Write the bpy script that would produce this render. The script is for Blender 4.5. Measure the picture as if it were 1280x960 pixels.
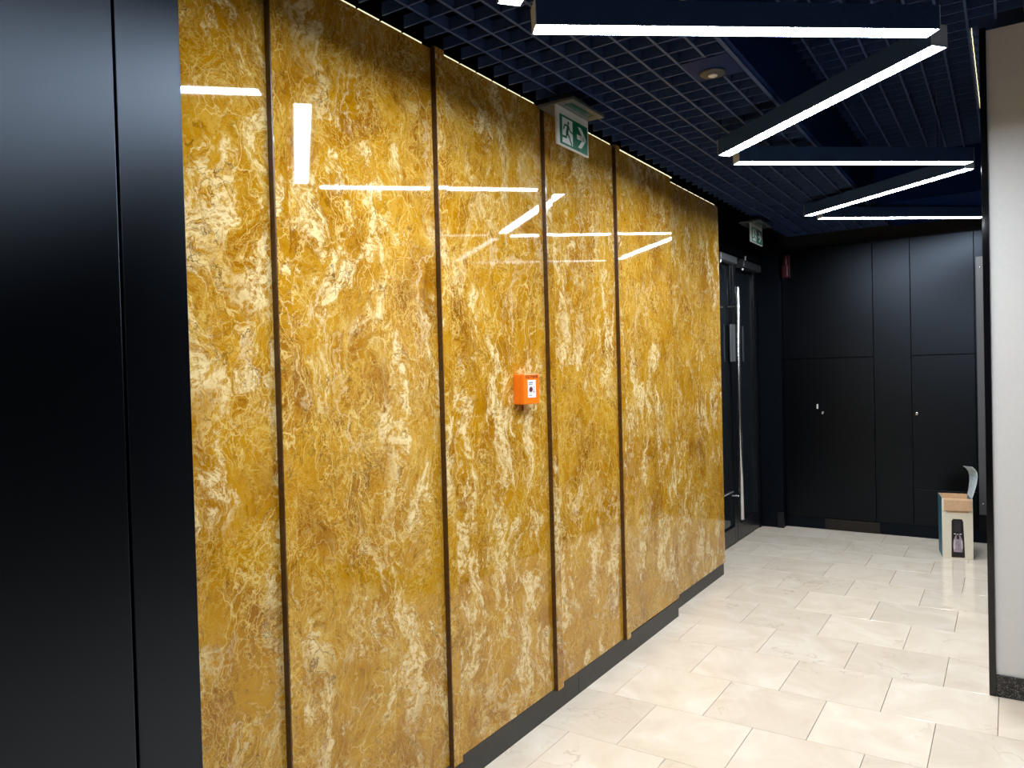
import bpy, bmesh, math, random
from mathutils import Matrix, Vector

random.seed(7)
scene = bpy.context.scene
for o in list(bpy.data.objects):
    bpy.data.objects.remove(o)
C = scene.collection

# ---------------------------------------------------------------- camera
F_PX = 939.0
cam_d = bpy.data.cameras.new('camera')
cam_d.sensor_width = 36.0
cam_d.lens = F_PX / 1280.0 * 36.0
cam_d.clip_start = 0.02
cam = bpy.data.objects.new('camera', cam_d)
C.objects.link(cam)


def px_dir(x, y):
    return Vector(((x - 640) / F_PX, -(y - 480) / F_PX, -1.0)).normalized()


_Y = px_dir(1261, 449)                       # corridor direction seen by the camera
_X0 = -px_dir(-780, 502)                     # cross direction
_Z = _X0.cross(_Y).normalized()
_X = _Y.cross(_Z).normalized()
cam.matrix_world = Matrix.Translation((0, 0, 1.5)) @ Matrix((_X, _Y, _Z)).to_4x4()
scene.camera = cam

# ---------------------------------------------------------------- world, exposure
w = bpy.data.worlds.new('world')
scene.world = w
w.use_nodes = True
w.node_tree.nodes['Background'].inputs[0].default_value = (0, 0, 0, 1)
w.node_tree.nodes['Background'].inputs[1].default_value = 0.0      # closed interior: no sky
vs = scene.view_settings
vs.view_transform = 'Standard'
vs.look = 'None'
vs.gamma = 1.0
vs.use_curve_mapping = False
vs.exposure = 1.95
TUBE = 26.0                                   # strength of the lit light bars
COVE = 0.30                                   # strength of the thin lit slot above the marble


# ---------------------------------------------------------------- node helpers
class NT:
    def __init__(s, name):
        s.m = bpy.data.materials.new(name)
        s.m.use_nodes = True
        s.t = s.m.node_tree
        s.b = s.t.nodes['Principled BSDF']

    def n(s, typ, **kw):
        nd = s.t.nodes.new(typ)
        for k, v in kw.items():
            setattr(nd, k, v)
        return nd

    def l(s, a, b):
        s.t.links.new(a, b)

    def put(s, sock, v):
        if hasattr(v, 'is_output'):
            s.l(v, sock)
        else:
            sock.default_value = v

    def math(s, op, a, b=0.5, clamp=False):
        nd = s.n('ShaderNodeMath', operation=op, use_clamp=clamp)
        s.put(nd.inputs[0], a)
        s.put(nd.inputs[1], b)
        return nd.outputs[0]

    def vmath(s, op, a, b):
        nd = s.n('ShaderNodeVectorMath', operation=op)
        s.put(nd.inputs[0], a)
        if op == 'SCALE':
            s.put(nd.inputs['Scale'], b)
        else:
            s.put(nd.inputs[1], b)
        return nd.outputs[0]

    def noise(s, vec, scale, detail=4, rough=0.55, dist=0.0, color=False):
        nd = s.n('ShaderNodeTexNoise')
        s.l(vec, nd.inputs['Vector'])
        nd.inputs['Scale'].default_value = scale
        nd.inputs['Detail'].default_value = detail
        nd.inputs['Roughness'].default_value = rough
        nd.inputs['Distortion'].default_value = dist
        return nd.outputs['Color' if color else 0]

    def ramp(s, fac, stops, interp='LINEAR'):
        nd = s.n('ShaderNodeValToRGB')
        r = nd.color_ramp
        r.interpolation = interp
        while len(r.elements) < len(stops):
            r.elements.new(0.5)
        for e, (p, c) in zip(r.elements, stops):
            e.position = p
            e.color = tuple(c) + (1,) if len(c) == 3 else c
        s.l(fac, nd.inputs[0])
        return nd.outputs[0]

    def step(s, v, lo, hi):
        nd = s.n('ShaderNodeMapRange', interpolation_type='SMOOTHSTEP')
        s.put(nd.inputs[0], v)
        nd.inputs[1].default_value = lo
        nd.inputs[2].default_value = hi
        return nd.outputs[0]

    def mix(s, fac, a, b):
        nd = s.n('ShaderNodeMix', data_type='RGBA')
        s.put(nd.inputs[0], fac)
        for sock, v in ((nd.inputs[6], a), (nd.inputs[7], b)):
            if isinstance(v, tuple) and len(v) == 3:
                v = v + (1,)
            s.put(sock, v)
        return nd.outputs[2]

    def obj(s):
        return s.n('ShaderNodeTexCoord').outputs['Object']

    def rnd(s):
        return s.n('ShaderNodeObjectInfo').outputs['Random']


def plain(name, col, rough=0.5, metal=0.0, spec=0.5, grain=0.0, gscale=60.0, bump=0.0, tint=None):
    t = NT(name)
    b = t.b
    b.inputs['Roughness'].default_value = rough
    b.inputs['Metallic'].default_value = metal
    b.inputs['Specular IOR Level'].default_value = spec
    if tint:
        b.inputs['Specular Tint'].default_value = tuple(tint) + (1,)
    v = t.obj()
    nz = t.noise(v, gscale, 5)
    lo = tuple(c * (1 - grain) for c in col)
    hi = tuple(min(1, c * (1 + grain)) for c in col)
    t.l(t.ramp(nz, [(0.3, lo), (0.7, hi)]), b.inputs['Base Color'])
    if bump:
        bp = t.n('ShaderNodeBump')
        bp.inputs['Strength'].default_value = bump
        bp.inputs['Distance'].default_value = 0.002
        t.l(nz, bp.inputs['Height'])
        t.l(bp.outputs[0], b.inputs['Normal'])
    return t.m


def glow(name, col, strength):
    t = NT(name)
    t.b.inputs['Base Color'].default_value = (0.8, 0.8, 0.8, 1)
    t.b.inputs['Emission Color'].default_value = tuple(col) + (1,)
    t.b.inputs['Emission Strength'].default_value = strength
    return t.m


def marble(name):
    t = NT(name)
    b = t.b
    p = t.obj()
    off = t.vmath('SCALE', (31.7, 17.3, 23.9), t.rnd())
    p = t.vmath('ADD', p, off)
    # warp
    w1 = t.vmath('SUBTRACT', t.noise(p, 2.6, 3, color=True), (0.5, 0.5, 0.5))
    w2 = t.vmath('SUBTRACT', t.noise(p, 13.0, 3, color=True), (0.5, 0.5, 0.5))
    q = t.vmath('ADD', p, t.vmath('SCALE', w1, 0.34))
    q = t.vmath('ADD', q, t.vmath('SCALE', w2, 0.055))
    # diagonal stretch for the streaks
    mp = t.n('ShaderNodeMapping')
    lean = t.n('ShaderNodeCombineXYZ')
    t.l(t.math('MULTIPLY', t.math('SUBTRACT', t.math('FRACT', t.math('MULTIPLY', t.rnd(), 7.31)), 0.5), 2.1), lean.inputs[0])
    t.l(lean.outputs[0], mp.inputs['Rotation'])
    mp.inputs['Scale'].default_value = (1.0, 1.0, 0.34)
    t.l(q, mp.inputs['Vector'])
    s = mp.outputs[0]
    # ground: ochre to gold
    g = t.noise(q, 4.2, 10, 0.66, 0.3)
    col = t.ramp(g, [(0.25, (0.17, 0.056, 0.0006)), (0.40, (0.31, 0.122, 0.0008)),
                     (0.54, (0.43, 0.200, 0.0016)), (0.75, (0.53, 0.280, 0.008))])

    def ridge(vec, sc, wd, det=4.0, ro=0.6):
        nz = t.noise(vec, sc, det, ro)
        d = t.math('ABSOLUTE', t.math('SUBTRACT', nz, 0.5))
        nd = t.n('ShaderNodeMapRange', interpolation_type='SMOOTHSTEP')
        t.l(d, nd.inputs[0])
        nd.inputs[1].default_value = 0.0
        nd.inputs[2].default_value = wd
        nd.inputs[3].default_value = 1.0
        nd.inputs[4].default_value = 0.0
        return nd.outputs[0]
    w3 = t.vmath('SUBTRACT', t.noise(p, 42.0, 4, 0.65, color=True), (0.5, 0.5, 0.5))
    u = t.vmath('ADD', q, t.vmath('SCALE', w3, 0.030))
    mp2 = t.n('ShaderNodeMapping')
    t.l(lean.outputs[0], mp2.inputs['Rotation'])
    mp2.inputs['Scale'].default_value = (1.0, 1.0, 0.42)
    t.l(u, mp2.inputs['Vector'])
    us = mp2.outputs[0]

    def net(vec, sc, wd):
        vo = t.n('ShaderNodeTexVoronoi', feature='DISTANCE_TO_EDGE')
        t.l(vec, vo.inputs['Vector'])
        vo.inputs['Scale'].default_value = sc
        return t.math('SUBTRACT', 1.0, t.step(vo.outputs['Distance'], 0.0, wd))
    # crushed, fibrous pale texture gathered in clouds
    cl = t.noise(p, 2.0, 4, 0.6, 0.8)
    cloud = t.step(cl, 0.44, 0.62)
    gr = t.noise(us, 30.0, 8, 0.75, 0.2)
    pale = t.math('MULTIPLY', cloud, t.step(gr, 0.46, 0.56))
    col = t.mix(t.math('MULTIPLY', pale, 0.55), col, (0.60, 0.37, 0.055))
    # directional streaks
    st = t.noise(s, 15.0, 8, 0.7, 0.2)
    col = t.mix(t.math('MULTIPLY', t.step(st, 0.53, 0.64), 0.5), col, (0.50, 0.27, 0.014))
    # crackle of pale veins round ochre cells, at several scales
    m1 = t.step(t.noise(p, 4.5, 3), 0.40, 0.60)
    m2 = t.step(t.noise(t.vmath('ADD', p, (5.0, 3.0, 9.0)), 5.5, 3), 0.36, 0.58)
    m3 = t.step(t.noise(t.vmath('ADD', p, (8.0, 5.0, 2.0)), 3.5, 3), 0.36, 0.60)
    col = t.mix(t.math('MULTIPLY', t.math('MULTIPLY', net(u, 58.0, 0.10), m3), 0.60), col, (0.64, 0.41, 0.075))
    col = t.mix(t.math('MULTIPLY', t.math('MULTIPLY', net(us, 34.0, 0.065), m2), 0.75), col, (0.68, 0.46, 0.11))
    col = t.mix(t.math('MULTIPLY', t.math('MULTIPLY', net(us, 17.0, 0.040), m1), 0.80), col, (0.74, 0.54, 0.20))
    r2 = t.math('MULTIPLY', ridge(us, 20.0, 0.016, 5.0), m2)
    col = t.mix(t.math('MULTIPLY', r2, 0.7), col, (0.70, 0.49, 0.15))
    # dark speckle between the fibres
    sp = t.noise(us, 62.0, 6, 0.7)
    col = t.mix(t.math('MULTIPLY', t.step(sp, 0.55, 0.66), 0.62), col, (0.15, 0.055, 0.001))
    # creamy calcite flakes with brown cracks
    pa = t.noise(t.vmath('ADD', us, (1.3, 7.7, 2.1)), 9.0, 8, 0.72, 0.3)
    band = t.step(t.noise(t.vmath('ADD', p, (9.0, 1.0, 4.0)), 1.9, 3), 0.42, 0.56)
    fl = t.math('MULTIPLY', t.step(pa, 0.50, 0.57), band)
    fl = t.math('MULTIPLY', fl, t.step(t.noise(u, 45.0, 7, 0.75), 0.40, 0.56))
    col = t.mix(t.math('MULTIPLY', fl, 0.90), col, (0.84, 0.68, 0.36))
    ckn = net(t.vmath('ADD', u, (6.0, 2.0, 5.0)), 24.0, 0.045)
    ckm = t.math('MULTIPLY', t.step(t.noise(t.vmath('ADD', p, (2.0, 8.0, 1.0)), 7.0, 4), 0.52, 0.60), t.step(pa, 0.48, 0.56))
    col = t.mix(t.math('MULTIPLY', t.math('MULTIPLY', ckn, ckm), 0.85), col, (0.11, 0.055, 0.010))
    nf = ridge(t.vmath('ADD', us, (6.0, 2.0, 5.0)), 5.0, 0.007, 6.0)
    ck = t.math('MULTIPLY', nf, t.step(t.noise(t.vmath('ADD', p, (2.0, 8.0, 1.0)), 3.4, 4), 0.50, 0.58))
    col = t.mix(t.math('MULTIPLY', ck, 0.75), col, (0.12, 0.055, 0.012))
    # a few broad cream seams
    r4 = t.math('MULTIPLY', ridge(t.vmath('ADD', us, (3.0, 3.0, 3.0)), 2.6, 0.012, 6.0),
                t.step(t.noise(p, 2.2, 3), 0.46, 0.55))
    col = t.mix(t.math('MULTIPLY', r4, 0.75), col, (0.66, 0.48, 0.25))
    hs = t.n('ShaderNodeHueSaturation')
    t.l(t.math('ADD', t.math('MULTIPLY', t.rnd(), 0.10), 0.95), hs.inputs['Value'])
    t.l(col, hs.inputs['Color'])
    t.l(hs.outputs[0], b.inputs['Base Color'])
    b.inputs['Roughness'].default_value = 0.035
    b.inputs['Specular IOR Level'].default_value = 0.5
    return t.m


def tile_stone(name):
    t = NT(name)
    b = t.b
    p = t.vmath('ADD', t.obj(), t.vmath('SCALE', (13.0, 29.0, 3.0), t.rnd()))
    n1 = t.noise(p, 3.0, 6, 0.6, 1.2)
    col = t.ramp(n1, [(0.3, (0.70, 0.60, 0.48)), (0.55, (0.78, 0.69, 0.57)), (0.75, (0.84, 0.77, 0.67))])
    q = t.vmath('ADD', p, t.vmath('SCALE', t.noise(p, 3.5, 4, color=True), 0.4))
    nz = t.noise(q, 3.0, 3, 0.5)
    d = t.math('ABSOLUTE', t.math('SUBTRACT', nz, 0.5))
    vein = t.math('SUBTRACT', 1.0, t.step(d, 0.0, 0.012))
    vm = t.step(t.noise(p, 2.0, 3), 0.48, 0.62)
    col = t.mix(t.math('MULTIPLY', t.math('MULTIPLY', vein, vm), 0.45), col, (0.50, 0.38, 0.27))
    spk = t.step(t.noise(p, 40.0, 2), 0.76, 0.80)
    col = t.mix(t.math('MULTIPLY', spk, 0.5), col, (0.35, 0.25, 0.18))
    hs = t.n('ShaderNodeHueSaturation')
    t.l(t.math('ADD', t.math('MULTIPLY', t.rnd(), 0.10), 0.94), hs.inputs['Value'])
    t.l(col, hs.inputs['Color'])
    t.l(hs.outputs[0], b.inputs['Base Color'])
    b.inputs['Roughness'].default_value = 0.10
    b.inputs['Specular IOR Level'].default_value = 0.5
    return t.m


def granite(name):
    t = NT(name)
    v = t.n('ShaderNodeTexVoronoi')
    t.l(t.obj(), v.inputs['Vector'])
    v.inputs['Scale'].default_value = 260.0
    sep = t.n('ShaderNodeSeparateColor')
    t.l(v.outputs['Color'], sep.inputs[0])
    t.l(t.ramp(sep.outputs[0], [(0.0, (0.004, 0.004, 0.005)), (0.6, (0.012, 0.012, 0.013)),
                                (0.85, (0.05, 0.05, 0.05)), (1.0, (0.16, 0.16, 0.15))]), t.b.inputs['Base Color'])
    t.b.inputs['Roughness'].default_value = 0.2
    return t.m


def glass(name):
    t = NT(name)
    t.b.inputs['Base Color'].default_value = (0.10, 0.13, 0.16, 1)
    t.b.inputs['Roughness'].default_value = 0.03
    t.b.inputs['Transmission Weight'].default_value = 0.9
    t.b.inputs['IOR'].default_value = 1.45
    return t.m


def lacquer(name, col, rough, tint, ior=1.5):
    t = NT(name)
    t.t.nodes.remove(t.b)
    d = t.n('ShaderNodeBsdfDiffuse')
    t.l(t.ramp(t.noise(t.obj(), 8.0, 5), [(0.3, tuple(c * 0.9 for c in col)), (0.7, tuple(c * 1.1 for c in col))]), d.inputs['Color'])
    g = t.n('ShaderNodeBsdfAnisotropic', distribution='BECKMANN')
    g.inputs['Color'].default_value = tuple(tint) + (1,)
    g.inputs['Roughness'].default_value = rough
    fr = t.n('ShaderNodeFresnel')
    fr.inputs['IOR'].default_value = ior
    mx = t.n('ShaderNodeMixShader')
    t.l(fr.outputs[0], mx.inputs[0])
    t.l(d.outputs[0], mx.inputs[1])
    t.l(g.outputs[0], mx.inputs[2])
    t.l(mx.outputs[0], t.t.nodes['Material Output'].inputs['Surface'])
    return t.m


CT = (0.62, 0.78, 1.0)
M = dict(
    marble=marble('gold_marble'),
    edge=plain('brown_edge_trim', (0.075, 0.032, 0.008), 0.3, grain=0.5, gscale=45),
    tile=tile_stone('cream_stone'),
    grout=plain('grout', (0.30, 0.25, 0.20), 0.8, grain=0.1),
    plinth=plain('plinth_stone', (0.017, 0.017, 0.017), 0.4, grain=0.25, gscale=30),
    black_panel=lacquer('black_lacquer', (0.0003, 0.0004, 0.0008), 0.36, (0.66, 0.80, 1.0), 1.55),
    black_wall=lacquer('black_cabinet_lacquer', (0.0005, 0.0006, 0.0010), 0.37, (0.66, 0.80, 1.0), 1.42),
    black_gloss=plain('black_gloss_panel', (0.004, 0.004, 0.005), 0.07, grain=0.1),
    black=plain('black_paint', (0.0006, 0.0010, 0.0026), 0.45, spec=0.25, tint=CT, grain=0.15),
    gap=plain('black_backing', (0.002, 0.002, 0.003), 0.8, grain=0.1),
    navy=plain('navy_void_paint', (0.010, 0.030, 0.11), 0.75, grain=0.2, gscale=6),
    bar=plain('grid_bar_paint', (0.038, 0.066, 0.17), 0.45, spec=0.25, tint=CT, grain=0.15),
    plate=plain('navy_plate', (0.002, 0.015, 0.085), 0.45, spec=0.1, tint=CT, grain=0.1),
    housing=plain('light_housing', (0.034, 0.072, 0.190), 0.36, 0.0, tint=CT, grain=0.08),
    cap=plain('light_end_cap', (0.60, 0.68, 0.82), 0.4, 0.0, grain=0.05),
    tube=glow('lit_diffuser', (0.90, 0.95, 1.0), TUBE),
    cove=glow('lit_slot', (1.0, 0.90, 0.55), COVE),
    white=plain('white_paint', (0.66, 0.66, 0.66), 0.55, grain=0.02, gscale=90, bump=0.05),
    granite=granite('black_granite'),
    glass=glass('dark_glass'),
    frame=plain('dark_metal_frame', (0.008, 0.009, 0.012), 0.3, 0.2, grain=0.1),
    steel=plain('brushed_steel', (0.62, 0.62, 0.63), 0.22, 1.0, grain=0.06, gscale=200),
    alu=plain('grey_aluminium', (0.30, 0.31, 0.33), 0.4, 0.6, grain=0.05),
    darkalu=plain('dark_aluminium', (0.10, 0.105, 0.115), 0.4, 0.6, grain=0.05),
    greybar=plain('grey_powder_coat', (0.085, 0.085, 0.092), 0.5, 0.2, grain=0.05),
    sign_green=plain('sign_green', (0.0, 0.16, 0.075), 0.4, grain=0.03),
    sign_white=plain('sign_white', (0.84, 0.86, 0.86), 0.4, grain=0.03),
    sign_reflect=plain('sign_reflection_paint', (0.02, 0.07, 0.055), 0.2, grain=0.04),  # the sign's green reflection, put into the colour
    sign_body=plain('sign_body_plastic', (0.70, 0.70, 0.69), 0.35, grain=0.04),
    sign_plate=plain('sign_mount_plate', (0.10, 0.11, 0.115), 0.25, grain=0.04),
    orange=plain('orange_plastic', (0.95, 0.20, 0.004), 0.35, grain=0.04),
    darkred=plain('dark_red_print', (0.14, 0.01, 0.01), 0.5, grain=0.1),
    red=plain('red_plastic', (0.06, 0.002, 0.008), 0.4, grain=0.1),
    label_white=plain('white_label', (0.80, 0.79, 0.80), 0.3, grain=0.03),
    ink=plain('grey_print', (0.16, 0.15, 0.18), 0.6, grain=0.1),
    khaki=plain('cream_printed_card', (0.78, 0.72, 0.58), 0.55, grain=0.04),
    kraft=plain('kraft_card', (0.60, 0.39, 0.22), 0.8, grain=0.10, gscale=40),
    teal=plain('teal_printed_card', (0.015, 0.16, 0.26), 0.5, grain=0.1),
    blue=plain('pale_blue_printed_card', (0.66, 0.80, 0.96), 0.5, grain=0.25, gscale=30),
    print_black=plain('black_print', (0.008, 0.006, 0.008), 0.35, grain=0.1),
    print_dark=plain('dark_grey_print', (0.03, 0.025, 0.03), 0.35, grain=0.1),
    print_lilac=plain('lilac_print', (0.33, 0.27, 0.33), 0.35, grain=0.25, gscale=60),
    print_light=plain('light_print', (0.66, 0.62, 0.66), 0.35, grain=0.05),
    lens=plain('white_lens', (0.62, 0.62, 0.60), 0.4, grain=0.03),
    disc=plain('grey_disc', (0.026, 0.032, 0.046), 0.4, grain=0.06),
)


# ---------------------------------------------------------------- object helpers
def link(o, parent=None):
    C.objects.link(o)
    if parent is not None:
        o.parent = parent
    return o


def tag(o, label=None, cat=None, group=None, kind=None):
    if label:
        o['label'] = label
    if cat:
        o['category'] = cat
    if group:
        o['group'] = group
    if kind:
        o['kind'] = kind
    return o


def mesh_from(name, verts, faces, mat, smooth=False):
    me = bpy.data.meshes.new(name)
    me.from_pydata(verts, [], faces)
    me.materials.append(mat)
    if smooth:
        me.polygons.foreach_set('use_smooth', [True] * len(me.polygons))
    me.update()
    return me


_cache = {}


def box_mesh(name, dims, mat, bevel=0.0, segs=1):
    key = (tuple(round(d, 5) for d in dims), mat.name, bevel)
    if key in _cache:
        return _cache[key]
    bm = bmesh.new()
    bmesh.ops.create_cube(bm, size=1.0)
    bmesh.ops.scale(bm, vec=dims, verts=bm.verts)
    if bevel:
        bmesh.ops.bevel(bm, geom=list(bm.edges), offset=bevel, segments=segs, affect='EDGES', profile=0.5)
    me = bpy.data.meshes.new(name)
    bm.to_mesh(me)
    bm.free()
    me.materials.append(mat)
    _cache[key] = me
    return me


def box(name, lo, hi, mat, parent=None, bevel=0.0, segs=1, local=False):
    """axis-aligned block from lo to hi (world, or parent's space if local); origin at its centre"""
    lo, hi = Vector(lo), Vector(hi)
    o = bpy.data.objects.new(name, box_mesh(name, tuple(hi - lo), mat, bevel, segs))
    link(o, parent)
    c = (lo + hi) / 2
    if parent is not None and not local:
        c = c - base_of(parent)
    o.location = c
    return o


def base_of(o):
    v = Vector(o.location)
    while o.parent is not None:
        o = o.parent
        v += o.location
    return v


def empty(name, loc, rz=0.0):
    o = bpy.data.objects.new(name, None)
    o.empty_display_size = 0.05
    C.objects.link(o)
    o.location = loc
    o.rotation_euler = (0, 0, rz)
    return o


def lathe(name, prof, mat, parent=None, loc=(0, 0, 0), axis='Z', n=24, local=False):
    """surface of revolution from (r, h) pairs, h along the axis"""
    vs_, fs = [], []
    for r, h in prof:
        for k in range(n):
            a = 2 * math.pi * k / n
            v = (r * math.cos(a), r * math.sin(a), h)
            if axis == 'X':
                v = (v[2], v[0], v[1])
            elif axis == 'Y':
                v = (v[1], v[2], v[0])
            vs_.append(v)
    m = len(prof)
    for i in range(m - 1):
        for k in range(n):
            a, b_ = i * n + k, i * n + (k + 1) % n
            fs.append((a, b_, b_ + n, a + n))
    fs.append(tuple(range(n))[::-1])
    fs.append(tuple((m - 1) * n + k for k in range(n)))
    me = mesh_from(name, vs_, fs, mat)
    for p in me.polygons:
        p.use_smooth = len(p.vertices) == 4
    me.set_sharp_from_angle(angle=math.radians(35))
    o = bpy.data.objects.new(name, me)
    link(o, parent)
    L = Vector(loc)
    if parent is not None and not local:
        L = L - base_of(parent)
    o.location = L
    return o


AX_X = Matrix(((0, 0, 1), (1, 0, 0), (0, 1, 0)))      # u -> +Y, v -> +Z, normal +X
AX_NY = Matrix(((1, 0, 0), (0, 0, -1), (0, 1, 0)))    # u -> +X, v -> +Z, normal -Y


def flat(name, polys, axes, mat, parent, loc, t=0.0012):
    """thin extruded shapes drawn in (u, v); loc in the parent's space"""
    vs_, fs = [], []
    for poly in polys:
        k = len(vs_)
        m = len(poly)
        area = sum(poly[i][0] * poly[(i + 1) % m][1] - poly[(i + 1) % m][0] * poly[i][1] for i in range(m))
        if area < 0:
            poly = poly[::-1]
        for h in (0, t):
            for u, v in poly:
                vs_.append(tuple(axes @ Vector((u, v, h))))
        fs.append(tuple(range(k + m, k + 2 * m)))
        fs.append(tuple(range(k, k + m))[::-1])
        for i in range(m):
            j = (i + 1) % m
            fs.append((k + i, k + j, k + m + j, k + m + i))
    o = bpy.data.objects.new(name, mesh_from(name, vs_, fs, mat))
    link(o, parent)
    o.location = loc
    return o


def circ(u, v, r, n=16):
    return [(u + r * math.cos(2 * math.pi * k / n), v + r * math.sin(2 * math.pi * k / n)) for k in range(n)]


def rect(u0, v0, u1, v1):
    return [(u0, v0), (u1, v0), (u1, v1), (u0, v1)]


def stroke(pts, wd):
    """thick polyline as quads"""
    out = []
    for (a, b_) in zip(pts[:-1], pts[1:]):
        d = Vector((b_[0] - a[0], b_[1] - a[1]))
        L = d.length
        d /= L
        nn = Vector((-d.y, d.x)) * wd / 2
        e = d * wd * 0.25
        out.append([(a[0] - e.x + nn.x, a[1] - e.y + nn.y), (a[0] - e.x - nn.x, a[1] - e.y - nn.y),
                    (b_[0] + e.x - nn.x, b_[1] + e.y - nn.y), (b_[0] + e.x + nn.x, b_[1] + e.y + nn.y)])
    return out


def lettering(name, body, size, width, axes, mat, parent, loc):
    cu = bpy.data.curves.new('lettering', 'FONT')
    cu.body = body
    cu.size = size
    cu.extrude = 0.0004
    cu.align_x = 'CENTER'
    tmp = bpy.data.objects.new('lettering_tmp', cu)
    C.objects.link(tmp)
    dg = bpy.context.evaluated_depsgraph_get()
    me = bpy.data.meshes.new_from_object(tmp.evaluated_get(dg))
    bpy.data.objects.remove(tmp)
    xs = [v.co.x for v in me.vertices]
    k = width / max(1e-6, max(xs) - min(xs))
    for v in me.vertices:
        v.co = axes @ Vector((v.co.x * k, v.co.y, v.co.z))
    me.materials.clear()
    me.materials.append(mat)
    o = bpy.data.objects.new(name, me)
    link(o, parent)
    o.location = loc
    return o


# ================================================================ SETTING
XP = -1.680            # face of the marble panels
XS = -1.660            # face of the narrow marble strips
XB = -1.682            # face of the plinth
ZT = 2.645             # top of the marble
X_DOOR = -1.945
Y_BACK = 7.21
RX0, RX1, RY0, RY1 = -3.0, 2.7, -3.3, 7.5

# floor and its tiles
floor = tag(box('floor', (RX0, RY0, -0.10), (RX1, RY1, -0.010), M['grout']), kind='structure',
            label='cream polished stone tile floor laid in staggered rows')
TX, TY, GAP = 0.4245, 0.4155, 0.0022
for r in range(-6, 11):
    y0 = 3.110 + TY * r
    shift = -0.271 if r % 2 == 0 else -0.4805
    for c in range(-5, 4):
        x0 = shift + TX * c
        if x0 > 1.2 or x0 + TX < -2.1:
            continue
        if r >= 2 and x0 > 0.02:
            continue
        box('tile', (x0 + GAP / 2, y0 + GAP / 2, -0.010), (x0 + TX - GAP / 2, y0 + TY - GAP / 2, 0.0),
            M['tile'], floor, bevel=0.0008)

# marble wall
wall_left = tag(box('wall_left', (-2.05, -3.3, 0.0), (-1.755, 5.325, 2.64), M['black']), kind='structure',
                label='wall clad in glossy golden brown veined marble panels')
seams = [(1.361, 1.410), (2.072, 2.125), (2.810, 2.863), (3.521, 3.571)]
ys = 0.66
for a, b_ in seams:
    box('panel', (-1.755, ys, 0.105), (XP, (a + b_) / 2 - 0.001, ZT), M['marble'], wall_left, bevel=0.0015)
    ys = (a + b_) / 2 + 0.001
    sp_ = box('strip', (XP, a + 0.004, 0.100), (XS, b_, ZT + 0.004), M['marble'], wall_left, bevel=0.0012)
    # dark brown edge strip: it faces the lit lamps in view and is still dark, so the brown is its own colour
    box('edge_trim', (XP, a, 0.100), (XS - 0.0008, a + 0.004, ZT + 0.004), M['edge'], sp_)
box('panel', (-1.755, ys, 0.105), (XP, 4.313, ZT), M['marble'], wall_left, bevel=0.004)
box('panel', (-1.755, 4.315, 0.090), (-1.725, 5.335, ZT), M['marble'], wall_left, bevel=0.0015)
baseboard = tag(empty('baseboard_left', (XB, 1.0, 0)), kind='structure',
                label='dark grey stone plinth along the foot of the marble wall')
for a, b_ in ((0.5, 1.35), (1.352, 2.13), (2.132, 3.035), (3.037, 4.299)):
    box('plinth_stone', (-1.755, a, 0.0), (XB, b_, 0.1035), M['plinth'], baseboard, bevel=0.001)
box('plinth_stone', (-1.755, 4.301, 0.0), (-1.735, 5.330, 0.089), M['plinth'], baseboard, bevel=0.001)

# black lacquered wall in front of it
wall_near = tag(box('wall_left_near', (-1.755, RY0, 0.0), (-1.624, 1.052, 3.1), M['gap']), kind='structure',
                label='matt black wall panels beside the marble')
for a, b_ in ((-3.25, -2.06), (-2.054, -0.583), (-0.577, 0.894), (0.900, 1.0535)):
    box('panel', (-1.624, a, 0.012), (-1.600, b_, 3.1), M['black_panel'], wall_near, bevel=0.0025, segs=2)

# door wall (recessed, beyond the marble)
wall_door = tag(empty('wall_left_far', (X_DOOR, 6.2, 0)), kind='structure', label='black wall above and beside the glass doors')
box('wall_head', (-2.05, 5.325, 2.50), (X_DOOR, 7.45, 3.2), M['black'], wall_door)
box('soffit_band', (-2.05, 5.34, 2.45), (X_DOOR + 0.012, 7.10, 2.50), M['frame'], wall_door)
box('jamb', (-2.05, 7.055, 0.0), (X_DOOR + 0.004, 7.13, 2.46), M['black'], wall_door)
box('jamb', (-2.05, 5.325, 0.0), (X_DOOR, 5.40, 2.46), M['black'], wall_door)
wall_lobby = tag(box('wall_beyond', (-3.0, 5.2, 0.0), (-2.9, 7.5, 3.2), M['black_wall']), kind='structure',
                 label='dark wall of the room behind the glass doors')
tag(box('wall_beyond_side', (-2.9, 5.2, 0.0), (-2.05, 5.3, 3.2), M['black_wall']), kind='structure')

# back wall: black flush cabinet panels
wall_back = tag(box('wall_back', (RX0, 7.236, 0.0), (RX1, 7.45, 3.3), M['gap']), kind='structure',
                label='back wall of flush matt black panels')
def back_panel(x0, x1, z0, z1):
    return box('panel', (x0 + 0.0025, Y_BACK, z0 + 0.0025), (x1 - 0.0025, 7.236, z1 - 0.0025), M['black_wall'], wall_back,
               bevel=0.0012)
pA = back_panel(-1.745, -0.982, 0.105, 1.552)
back_panel(-1.745, -0.982, 1.552, 2.555)
back_panel(-0.982, -0.692, 0.105, 2.555)
pC = back_panel(-0.692, -0.228, 0.415, 1.552)
back_panel(-0.692, -0.228, 1.552, 2.555)
back_panel(-0.692, -0.228, 0.105, 0.415)
back_panel(-0.228, -0.06, 0.105, 2.555)
box('kick_panel', (-1.745, 7.222, 0.0), (-1.415, 7.236, 0.105), M['black'], wall_back)
box('kick_panel', (-1.412, 7.216, 0.0), (-0.957, 7.236, 0.102), M['black_gloss'], wall_back, bevel=0.002)
box('kick_panel', (-0.954, 7.222, 0.0), (-0.06, 7.236, 0.105), M['black'], wall_back)
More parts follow.
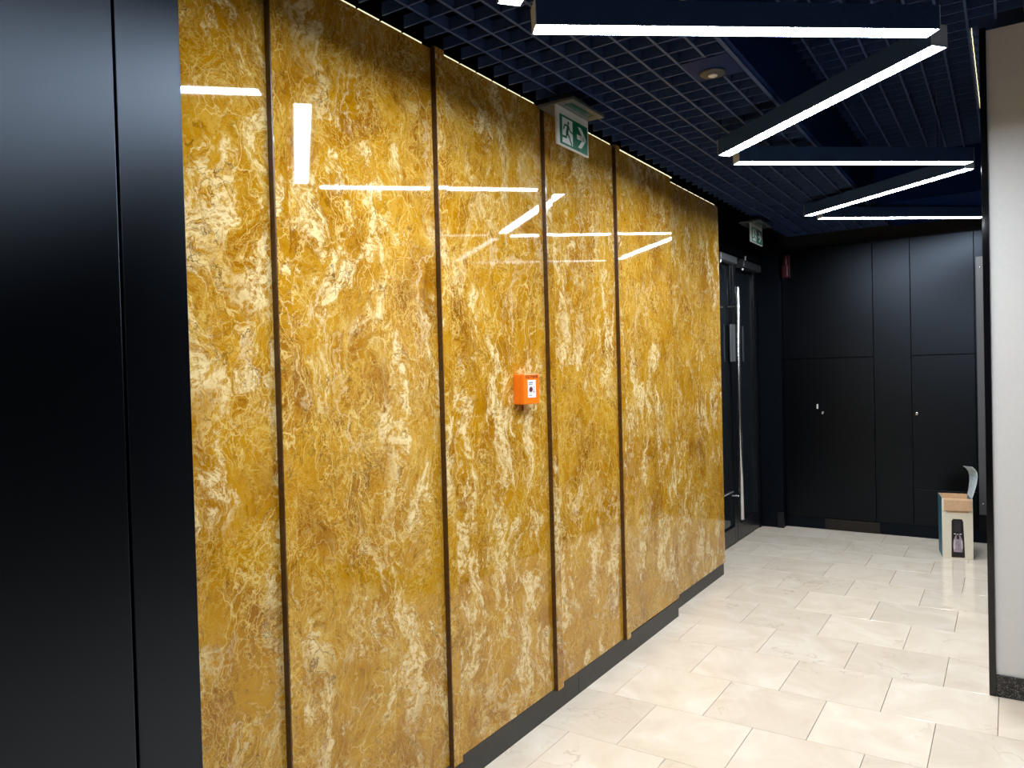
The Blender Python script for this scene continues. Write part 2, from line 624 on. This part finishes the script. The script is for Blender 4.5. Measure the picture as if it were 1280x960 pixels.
def lock(x, z, parent):
    lathe('lock', [(0.013, 0.0), (0.013, -0.006), (0.009, -0.008), (0.004, -0.008), (0.004, -0.004)], M['steel'], parent,
          (x, Y_BACK, z), 'Y', 16)
lock(-1.413, 1.060, pA)
lock(-0.658, 1.058, pC)
box('tag', (-1.462, Y_BACK - 0.006, 1.095), (-1.446, Y_BACK, 1.138), M['lens'], pA, bevel=0.002)
# return pier left of the back wall
pier = tag(box('wall_pier', (-2.05, 7.116, 0.0), (-1.748, 7.236, 2.66), M['black']), kind='structure',
           label='narrow black pier between glass doors and back wall')
box('skirting', (-1.800, 7.102, 0.0), (-1.742, 7.116, 0.145), M['frame'], pier, bevel=0.002)

# right wall: white face, black glossy cladding on its corridor side
wall_right = tag(box('wall_right', (-0.066, 3.95, 0.0), (RX1, 7.45, 2.948), M['white']), kind='structure',
                 label='white painted wall with black edge profile')
box('edge_panel', (-0.0915, 3.938, 0.0), (-0.066, 7.236, 2.958), M['black_gloss'], wall_right, bevel=0.001)
base_r = tag(box('baseboard_right', (-0.065, 3.940, 0.0), (RX1, 3.95, 0.098), M['granite'], bevel=0.001), kind='structure',
             label='black speckled granite skirting under the white wall')

# unseen lobby walls behind the camera, and an added bounce wall
tag(box('wall_far_right', (RX1, 1.2, 0.0), (RX1 + 0.1, 7.45, 3.3), M['black_wall']), kind='structure')
tag(box('wall_bounce_rear', (RX1, RY0, 0.0), (RX1 + 0.1, 1.2, 3.3), M['white']), kind='structure')  # white stretch put in as a reflector to lift the fill light
tag(box('wall_rear', (RX0, RY0 - 0.1, 0.0), (RX1, RY0, 3.3), M['black_wall']), kind='structure')

# ceilings
ceiling = tag(box('ceiling', (RX0, RY0, 3.26), (RX1, RY1, 3.36), M['navy']), kind='structure',
              label='navy black void above open cell ceiling grids')
G = 0.1053
BW, BH = 0.010, 0.042
ZL = 2.660
XE = -0.845
raft = tag(empty('ceiling_lower', (-1.25, 4.0, ZL)), kind='structure',
           label='lower open cell grid ceiling of dark bars beside the marble wall')
x = -0.935
lx = [XE + 0.001 + 0.0]
k = 0
while x - G * k > -1.66:
    lx.append(x - G * k)
    k += 1
for i, x in enumerate(lx):
    wdt = BW if i else 0.016
    box('grid_bar', (x - wdt / 2, 0.60, ZL), (x + wdt / 2, 7.10, ZL + BH), M['bar'], raft)
y = 0.667
while y < 7.1:
    for a, b_ in ((-1.672, XE),):
        if not (2.80 < y < 3.0):
            box('grid_bar', (a, y - 0.003, ZL + 0.001), (b_, y + 0.003, ZL + BH - 0.001), M['bar'], raft)
        else:
            box('grid_bar', (a, y - 0.003, ZL + 0.001), (-1.041, y + 0.003, ZL + BH - 0.001), M['bar'], raft)
    y += G
box('blank_plate', (-1.036, 2.785, ZL - 0.002), (-0.853, 3.000, ZL - 0.0002), M['plate'], raft)
tag(box('trim_1', (XE + 0.009, 0.60, ZL + 0.01), (XE + 0.024, 6.12, 3.26), M['plate']), kind='structure',
    label='smooth navy fascia between lower and upper ceiling grids')
ZU = 2.980
upper = tag(empty('ceiling_upper', (0.0, 4.0, ZU)), kind='structure',
            label='higher open cell grid ceiling of dark bars beside white wall')
x = -0.766
while x < 1.4:
    y1 = 6.12 if x < -0.09 else 3.93
    box('grid_bar', (x - BW / 2, 0.60, ZU), (x + BW / 2, y1, ZU + BH), M['bar'], upper)
    x += G
y = 0.70
while y < 6.1:
    x1 = 1.4 if y < 3.93 else -0.095
    box('grid_bar', (XE + 0.026, y - 0.003, ZU + 0.001), (x1, y + 0.003, ZU + BH - 0.001), M['bar'], upper)
    y += G
tag(box('beam_bulkhead', (XE + 0.03, 6.13, 2.665), (-0.095, 7.20, 3.25), M['plate']), kind='structure',
    label='dark bulkhead over the black back panels')

# thin lit slots along the top of the marble and beside the white wall
cove = tag(empty('slot_light', (XP, 2.9, ZT)), 'thin warm lit slot along the top edge of the marble wall', 'slot light',
           'thin lit slots at the ceiling edge')
y = 0.667
while y < 4.25:
    if not any(a - 0.10 < y < b_ - 0.02 for a, b_ in seams):
        box('lit_segment', (-1.700, y + 0.006, ZT + 0.0005), (XP - 0.002, y + G - 0.006, ZT + 0.005), M['cove'], cove)
    y += G
y = 4.33
while y < 5.25:
    box('lit_segment', (-1.752, y + 0.012, ZT + 0.0005), (-1.727, y + G - 0.012, ZT + 0.005), M['cove'], cove)
    y += G
cove2 = tag(empty('slot_light', (-0.135, 4.5, ZU)), 'thin warm lit slot in upper grid by the white wall', 'slot light',
            'thin lit slots at the ceiling edge')
y = 4.0
while y < 5.2:
    box('lit_segment', (-0.1228, y + 0.018, ZU - 0.001), (-0.1198, y + G - 0.018, ZU + 0.02), M['cove'], cove2)
    y += G

# ================================================================ LIGHT BARS
LZ = 2.548
LW, LH = 0.070, 0.075


def light_bar(p0, p1, label, side=None):
    a, b_ = Vector(p0), Vector(p1)
    d = b_ - a
    L = d.length
    root = empty(side + '_light_bar_offscreen' if side else 'light_bar', (a + b_) / 2, math.atan2(d.y, d.x))
    root.rotation_euler.y = -math.asin(d.z / L)
    tag(root, label, 'light', 'zigzag of lit light bars under the ceiling')
    h = L / 2
    t = 0.004
    def bx(name, lo, hi, mat, bev=0.0, par=root):
        return box(name, lo, hi, mat, par, bev, local=True)
    # profile: inverted U, open at the bottom for the diffuser
    vs_, fs = [], []
    prof = [(-LW / 2, 0), (-LW / 2, LH), (LW / 2, LH), (LW / 2, 0), (LW / 2 - t, 0), (LW / 2 - t, LH - t), (-LW / 2 + t, LH - t), (-LW / 2 + t, 0)]
    n = len(prof)
    for xx in (-h + 0.003, h - 0.003):
        for (yy, zz) in prof:
            vs_.append((xx, yy, zz))
    for i in range(n):
        j = (i + 1) % n
        fs.append((i, n + i, n + j, j))
    fs.append(tuple(range(n)))
    fs.append(tuple(range(n, 2 * n))[::-1])
    hs = bpy.data.objects.new('housing', mesh_from('housing', vs_, fs, M['housing']))
    link(hs, root)
    bm = bmesh.new(); bm.from_mesh(hs.data); bmesh.ops.recalc_face_normals(bm, faces=bm.faces); bm.to_mesh(hs.data); bm.free()
    bx(side + '_diffuser_offscreen' if side else 'diffuser', (-h + 0.004, -LW / 2 + t + 0.0005, 0.0005), (h - 0.004, LW / 2 - t - 0.0005, 0.008), M['tube'])
    for s in (-1, 1):
        x0, x1 = sorted((s * h, s * (h - 0.003)))
        bx('end_cap', (x0, -LW / 2, 0.0), (x1, LW / 2, LH), M['cap'])
    for s in (-0.36, 0.36):
        wx = a.x + d.x * (0.5 + s)
        wy = a.y + d.y * (0.5 + s)
        top = ZL if wx < XE else (2.665 if wy > 6.13 else ZU)
        cb = lathe('suspension_cable', [(0.0012, 0.0), (0.0012, top - (a.z + d.z * (0.5 + s)) - LH)], M['steel'], root, (s * L, 0, LH), 'Z', 8, local=True)
        lathe('cable_grip', [(0.006, 0.0), (0.006, 0.012), (0.003, 0.018)], M['steel'], cb, (0, 0, 0), 'Z', 12, local=True)
    return root


bars = [
    ((-1.172, 1.938, 2.522), (-0.188, 2.785, 2.550), 'fifth lit light bar of the zigzag counted from the black back panels'),
    ((-0.179, 2.924, 2.555), (-1.147, 3.660, 2.528), 'fourth lit light bar of the zigzag counted from the black back panels'),
    ((-1.158, 3.892, 2.545), (-0.162, 4.762, 2.560), 'third lit light bar of the zigzag counted from the black back panels'),
    ((-0.166, 4.868, 2.553), (-1.183, 5.675, 2.560), 'second lit light bar of the zigzag counted from the black back panels'),
    ((-1.133, 5.828, 2.560), (-0.154, 6.792, 2.585), 'lit light bar of the zigzag closest to the black back panels'),
    ((-0.157, 0.955, 2.550), (-1.147, 1.766, 2.520), 'sixth lit light bar of the zigzag counted from the black back panels'),
]
bars_behind = [
    ((-1.190, 0.060, 2.548), (-0.195, 0.865, 2.548), 'seventh lit light bar of the zigzag counted from the black back panels', 'near'),
]
for p0, p1, lb in bars:
    light_bar(p0, p1, lb)
# the row of lamps goes on past the top edge of the picture at the same spacing
for p0, p1, lb, sd in bars_behind:
    light_bar(p0, p1, lb, sd)

# ================================================================ DOORS
def glass_door(name, y0, y1, label):
    root = empty(name, (X_DOOR, (y0 + y1) / 2, 0))
    tag(root, label, kind='structure')
    xf, xb = X_DOOR, X_DOOR - 0.05
    sw = 0.075
    box('stile', (xb, y0, 0.012), (xf, y0 + sw, 2.445), M['frame'], root, 0.003)
    box('stile', (xb, y1 - sw, 0.012), (xf, y1, 2.445), M['frame'], root, 0.003)
    box('top_rail', (xb, y0 + sw, 2.345), (xf, y1 - sw, 2.445), M['frame'], root, 0.003)
    box('bottom_rail', (xb, y0 + sw, 0.012), (xf, y1 - sw, 0.150), M['frame'], root, 0.003)
    box('pane', (xb + 0.018, y0 + sw, 0.150), (xb + 0.030, y1 - sw, 2.345), M['glass'], root)
    return root


def closer(root, y0, y1, mat, x0=X_DOOR, dx=0.055, z0=2.355, z1=2.412):
    c = box('door_closer', (x0, y0, z0), (x0 + dx, y1, z1), mat, root, 0.006, 2)
    lathe('pivot', [(0.014, 0.0), (0.014, -0.018), (0.010, -0.022)], M['steel'], c, (x0 + dx * 0.5, y0 + 0.06, z0), 'Z', 16)
    return c


d1 = glass_door('door_1', 5.66, 6.372, 'dark framed glass door leaf with long steel bar handle')
d2 = glass_door('door_2', 6.378, 7.052, 'dark framed glass door leaf beside the black pier')
closer(d1, 5.90, 6.33, M['alu'])
closer(d2, 6.46, 6.98, M['darkalu'], dx=0.075, z0=2.345, z1=2.408)
arm = box('closer_arm', (X_DOOR + 0.02, 6.50, 2.408), (X_DOOR + 0.045, 6.80, 2.418), M['alu'], d2, 0.003)
lathe('closer_pin', [(0.012, 0.0), (0.012, 0.045), (0.006, 0.05)], M['alu'], d2, (X_DOOR + 0.035, 6.62, 2.41), 'Z', 14)
h = lathe('bar_handle', [(0.019, 0.0), (0.020, 0.002), (0.020, 1.928), (0.019, 1.930)], M['steel'], d1, (-1.868, 6.232, 0.225), 'Z', 20)
for z in (0.42, 2.0):
    lathe('standoff', [(0.010, 0.0), (0.010, 0.072)], M['steel'], h, (-1.944, 6.30, z), 'X', 12).location.y = 0.0
box('lock_plate', (X_DOOR - 0.002, 6.255, 1.540), (X_DOOR + 0.012, 6.368, 1.855), M['alu'], d1, 0.003)
box('lock_plate', (X_DOOR - 0.002, 6.60, 1.540), (X_DOOR + 0.008, 6.63, 1.850), M['darkalu'], d2, 0.003)
rl = box('crash_rail', (X_DOOR - 0.012, 5.74, 0.437), (X_DOOR - 0.004, 6.30, 0.449), M['alu'], d1, 0.002)

# ================================================================ EXIT SIGNS
def exit_sign(x, y0, y1, z0, z1, label, top):
    root = empty('exit_sign', (x, (y0 + y1) / 2, z0))
    tag(root, label, 'sign', 'green running man exit signs')
    W, H = y1 - y0, z1 - z0
    def bx(name, lo, hi, mat, bev=0.0, par=root):
        return box(name, lo, hi, mat, par, bev, local=True)
    bx('panel', (-0.005, -W / 2, 0.0), (0.005, W / 2, H), M['sign_body'], 0.0012)
    u0, v0, u1, v1 = -W / 2 + 0.022 * W / 0.28, 0.006, W / 2 - 0.012 * W / 0.28, H * 0.80
    k = (v1 - v0)
    wd = u1 - u0
    f = bx('green_field', (0.005, u0, v0), (0.0062, u1, v1), M['sign_green'])
    o = (0.0062, u0, v0)
    def P(pts):
        return [(a * wd, b_ * k) for a, b_ in pts]
    o = Vector(o) - f.location
    flat('door_symbol', [P([(0.08, 0.07), (0.44, 0.07), (0.44, 0.93), (0.08, 0.93)])], AX_X, M['sign_white'], f, o, 0.0006)
    man = [circ(0.290 * wd, 0.800 * k, 0.055 * k, 14)]
    def S(pts, w_):
        return stroke(P(pts), w_ * k)
    man += S([(0.285, 0.69), (0.235, 0.42)], 0.135)            # trunk
    man += S([(0.275, 0.70), (0.165, 0.69), (0.115, 0.53)], 0.055)   # rear arm
    man += S([(0.30, 0.67), (0.355, 0.54), (0.445, 0.50)], 0.055)    # front arm
    man += S([(0.245, 0.44), (0.330, 0.30), (0.400, 0.09)], 0.075)   # front leg
    man += S([(0.235, 0.44), (0.205, 0.28), (0.045, 0.27)], 0.075)   # rear leg
    flat('running_man', man, AX_X, M['sign_green'], f, o + Vector((0.0006, 0, 0)), 0.0007)
    ar = [P([(0.60, 0.42), (0.74, 0.42), (0.74, 0.58), (0.60, 0.58)]),
          P([(0.64, 0.86), (0.76, 0.86), (0.95, 0.50), (0.83, 0.50)]),
          P([(0.83, 0.50), (0.95, 0.50), (0.76, 0.14), (0.64, 0.14)]),
          P([(0.72, 0.42), (0.86, 0.42), (0.88, 0.50), (0.86, 0.58), (0.72, 0.58)])]
    flat('arrow', ar, AX_X, M['sign_white'], f, o, 0.0006)
    bx('mount_plate', (-0.085, -W / 2 - 0.004, H), (0.085, W / 2 + 0.004, H + 0.014), M['sign_plate'], 0.002)
    bx('sign_reflection', (0.025, -W / 2 + 0.03, H - 0.0012), (0.060, W / 2 - 0.05, H), M['sign_reflect'])  # green reflection of the sign, painted under the mount plate
    if top > z1 + 0.014:
        bx('ceiling_bracket', (-0.03, -W / 4, H + 0.014), (0.03, W / 4, top - z0), M['sign_plate'])
    return root


exit_sign(-1.55, 2.722, 3.000, 2.443, 2.604, 'large green exit sign with right arrow hung before the marble wall', ZL + 0.002)
exit_sign(-1.66, 5.905, 6.235, 2.466, 2.612, 'small dark green exit sign hung above the glass doors', ZL + 0.002)

# ================================================================ SMOKE VENT CALL POINT
cp = empty('call_point', (XP, 2.606, 1.368))
tag(cp, 'orange smoke vent call point box on the marble wall', 'call point')
def cbx(name, lo, hi, mat, bev=0.0, par=cp, seg=1):
    return box(name, lo, hi, mat, par, bev, seg, local=True)
cbx('housing', (0.0, -0.059, 0.0), (0.034, 0.059, 0.122), M['orange'], 0.003, seg=2)
cbx('cover', (0.0345, -0.060, -0.001), (0.052, 0.060, 0.123), M['orange'], 0.0035, seg=2)
wl = cbx('window_label', (0.052, -0.032, 0.026), (0.0528, 0.030, 0.098), M['label_white'])
lettering('lettering', 'ODDYMIANIE', 0.018, 0.096, AX_X, M['darkred'], cp, (0.0523, 0.0, 0.1045))
lathe('button', [(0.0105, 0.0), (0.0105, 0.003), (0.008, 0.005)], M['darkred'], wl, Vector((0.0528, -0.010, 0.060)) - wl.location, 'X', 16, local=True)
for r_ in (rect(-0.024, 0.085, 0.006, 0.089), rect(-0.024, 0.078, 0.002, 0.081), rect(0.012, 0.066, 0.017, 0.070),
           rect(0.012, 0.056, 0.017, 0.060), rect(-0.026, 0.034, 0.0, 0.036)):
    flat('small_print', [r_], AX_X, M['ink'], wl, Vector((0.0528, 0, 0)) - wl.location, 0.0003)
flat('status_print', [circ(0.014, 0.0495, 0.0035, 10)], AX_X, M['darkred'], wl, Vector((0.0528, 0, 0)) - wl.location, 0.0005)
lathe('cable_entry', [(0.004, -0.028), (0.004, 0.0)], M['darkred'], cp, (0.010, -0.008, 0.0), 'Z', 10, local=True)

# ================================================================ CEILING FITTING
dl = empty('ceiling_fitting', (-0.957, 2.935, ZL))
tag(dl, 'round grey ceiling fitting with small white centre in lower grid', 'downlight')
lathe('bezel', [(0.050, -0.0022), (0.050, -0.006), (0.046, -0.010), (0.020, -0.013)], M['disc'], dl, (0, 0, 0), 'Z', 32, local=True)
lathe('lens', [(0.018, -0.013), (0.018, -0.016), (0.012, -0.019)], M['lens'], dl, (0, 0, 0), 'Z', 24, local=True)

# ================================================================ ALARM SOUNDER
al = empty('alarm_sounder', (-1.700, Y_BACK, 2.30))
tag(al, 'dark red wall alarm sounder beside the black pier', 'alarm')
def abx(name, lo, hi, mat, bev=0.0, seg=1):
    return box(name, lo, hi, mat, al, bev, seg, local=True)
abx('back_plate', (-0.030, -0.012, 0.0), (0.030, 0.0, 0.215), M['red'], 0.004)
abx('body', (-0.028, -0.075, 0.0), (0.028, -0.012, 0.120), M['red'], 0.010, 2)
lathe('beacon', [(0.024, 0.0), (0.024, 0.060), (0.016, 0.085), (0.004, 0.092)], M['red'], al, (0.0, -0.042, 0.120), 'Z', 20, local=True)

# ================================================================ GREY PULL BAR
pb = empty('pull_bar', (-0.184, 7.10, 0.256))
tag(pb, 'tall flat grey pull bar on the black panel by the white wall', 'handle')
box('bar', (-0.213, 7.085, 0.256), (-0.155, 7.105, 2.326), M['greybar'], pb, 0.002)
for z in (0.345, 2.24):
    lathe('standoff', [(0.012, 0.0), (0.012, Y_BACK - 7.105)], M['steel'], pb, (-0.184, 7.105, z), 'Y', 14)
    lathe('bolt', [(0.007, 0.0), (0.007, -0.004), (0.004, -0.006)], M['steel'], pb, (-0.184, 7.085, z), 'Y', 12)
for z in (0.300, 2.285):
    box('side_clip', (-0.155, 7.088, z - 0.018), (-0.143, 7.104, z + 0.018), M['steel'], pb, 0.003)

# ================================================================ CARDBOARD BOX
bx_ = empty('cardboard_box', (-0.440, 6.545, 0.0), math.radians(9))
tag(bx_, 'open printed cardboard box standing on floor before black panels', 'box')
BWD, BDP, BHT, TK = 0.203, 0.275, 0.455, 0.004
def kb(name, lo, hi, mat, bev=0.0006):
    return box(name, lo, hi, mat, bx_, bev, local=True)
front = kb('front_panel', (0, 0, 0.001), (BWD, TK, BHT), M['khaki'])
kb('back_panel', (0, BDP - TK, 0.001), (BWD, BDP, BHT), M['kraft'])
kb('left_panel', (0, TK, 0.001), (TK, BDP - TK, BHT), M['teal'])
kb('right_panel', (BWD - TK, TK, 0.001), (BWD, BDP - TK, BHT), M['teal'])
kb('bottom_panel', (TK, TK, 0.001), (BWD - TK, BDP - TK, 0.005), M['kraft'])
kb('inner_tray', (TK, TK, BHT - 0.05), (BWD - TK, BDP - TK, BHT - 0.046), M['kraft'])
# front flap folded down over the face
vs_, fs = [], []
fw0, fw1 = 0.014, BWD - 0.008
prof = [(0.002, BHT + 0.002), (-0.006, BHT + 0.001), (-0.011, BHT - 0.010), (-0.015, BHT - 0.088), (-0.012, BHT - 0.088), (-0.008, BHT - 0.010), (-0.003, BHT - 0.002), (0.002, BHT - 0.001)]
for xx in (fw0, fw1):
    for yy, zz in prof:
        vs_.append((xx, yy, zz))
n = len(prof)
fs = [(i, (i + 1) % n, n + (i + 1) % n, n + i) for i in range(n)] + [tuple(range(n))[::-1], tuple(range(n, 2 * n))]
link(bpy.data.objects.new('front_flap', mesh_from('front_flap', vs_, fs, M['kraft'])), bx_)
# right flap standing up and curling
vs_, fs = [], []
cv = [(0.000, 0.000), (0.010, 0.030), (0.022, 0.070), (0.032, 0.110), (0.038, 0.150), (0.036, 0.180), (0.024, 0.205), (0.006, 0.222)]
K = len(cv)
for yy0, yy1 in ((0.012, BDP - 0.03),):
    for (dx, dz) in cv:
        for yy in (yy0, yy1):
            for th in (0.0, 0.004):
                vs_.append((BWD - 0.006 + dx + th - (0.03 if yy == yy1 else 0.0) * dz / 0.2, yy, BHT + dz + (0.02 * dz / 0.2 if yy == yy0 else 0.0)))
for i in range(K - 1):
    a = i * 4
    b_ = a + 4
    fs += [(a, a + 2, b_ + 2, b_), (a + 1, b_ + 1, b_ + 3, a + 3), (a, b_, b_ + 1, a + 1), (a + 2, a + 3, b_ + 3, b_ + 2)]
fs += [(0, 1, 3, 2), ((K - 1) * 4, (K - 1) * 4 + 2, (K - 1) * 4 + 3, (K - 1) * 4 + 1)]
fl = link(bpy.data.objects.new('side_flap', mesh_from('side_flap', vs_, fs, M['blue'])), bx_)
tag(fl, 'pale blue side flap standing upright')
# printed picture of a drinks machine with a bottle
def fp(name, polys, mat, lay):
    return flat(name, polys, AX_NY, mat, front, Vector((0, -0.0006 * lay, 0)) - front.location, 0.0006)
cx_ = 0.101
fp('printed_machine', [[(cx_ - 0.042, 0.010), (cx_ + 0.046, 0.012), (cx_ + 0.044, 0.120), (cx_ + 0.038, 0.285), (cx_ + 0.030, 0.302),
                        (cx_ - 0.028, 0.302), (cx_ - 0.038, 0.287), (cx_ - 0.040, 0.120)]], M['print_black'], 0)
fp('printed_head', [[(cx_ - 0.022, 0.205), (cx_ + 0.024, 0.205), (cx_ + 0.022, 0.292), (cx_ - 0.020, 0.292)]], M['print_dark'], 1)
fp('printed_bottle', [[(cx_ - 0.026, 0.052), (cx_ + 0.030, 0.052), (cx_ + 0.035, 0.100), (cx_ + 0.033, 0.140), (cx_ + 0.022, 0.168),
                       (cx_ + 0.016, 0.182), (cx_ - 0.011, 0.182), (cx_ - 0.017, 0.168), (cx_ - 0.028, 0.140), (cx_ - 0.031, 0.100)]],
   M['print_lilac'], 1)
for pg in (rect(cx_ - 0.024, 0.186, cx_ - 0.012, 0.193), rect(cx_ - 0.006, 0.184, cx_ + 0.006, 0.190), rect(cx_ + 0.012, 0.186, cx_ + 0.027, 0.193),
           [(cx_ - 0.026, 0.075), (cx_ - 0.018, 0.070), (cx_ - 0.016, 0.145), (cx_ - 0.022, 0.142)],
           [(cx_ + 0.026, 0.070), (cx_ + 0.031, 0.080), (cx_ + 0.028, 0.140), (cx_ + 0.022, 0.146)]):
    fp('printed_highlight', [pg], M['print_light'], 2)
fp('printed_neck', [[(cx_ - 0.006, 0.150), (cx_ + 0.010, 0.150), (cx_ + 0.010, 0.182), (cx_ - 0.006, 0.182)]], M['print_dark'], 2)
fp('printed_band', [rect(0.030, 0.350, 0.175, 0.362)], M['kraft'], 0)
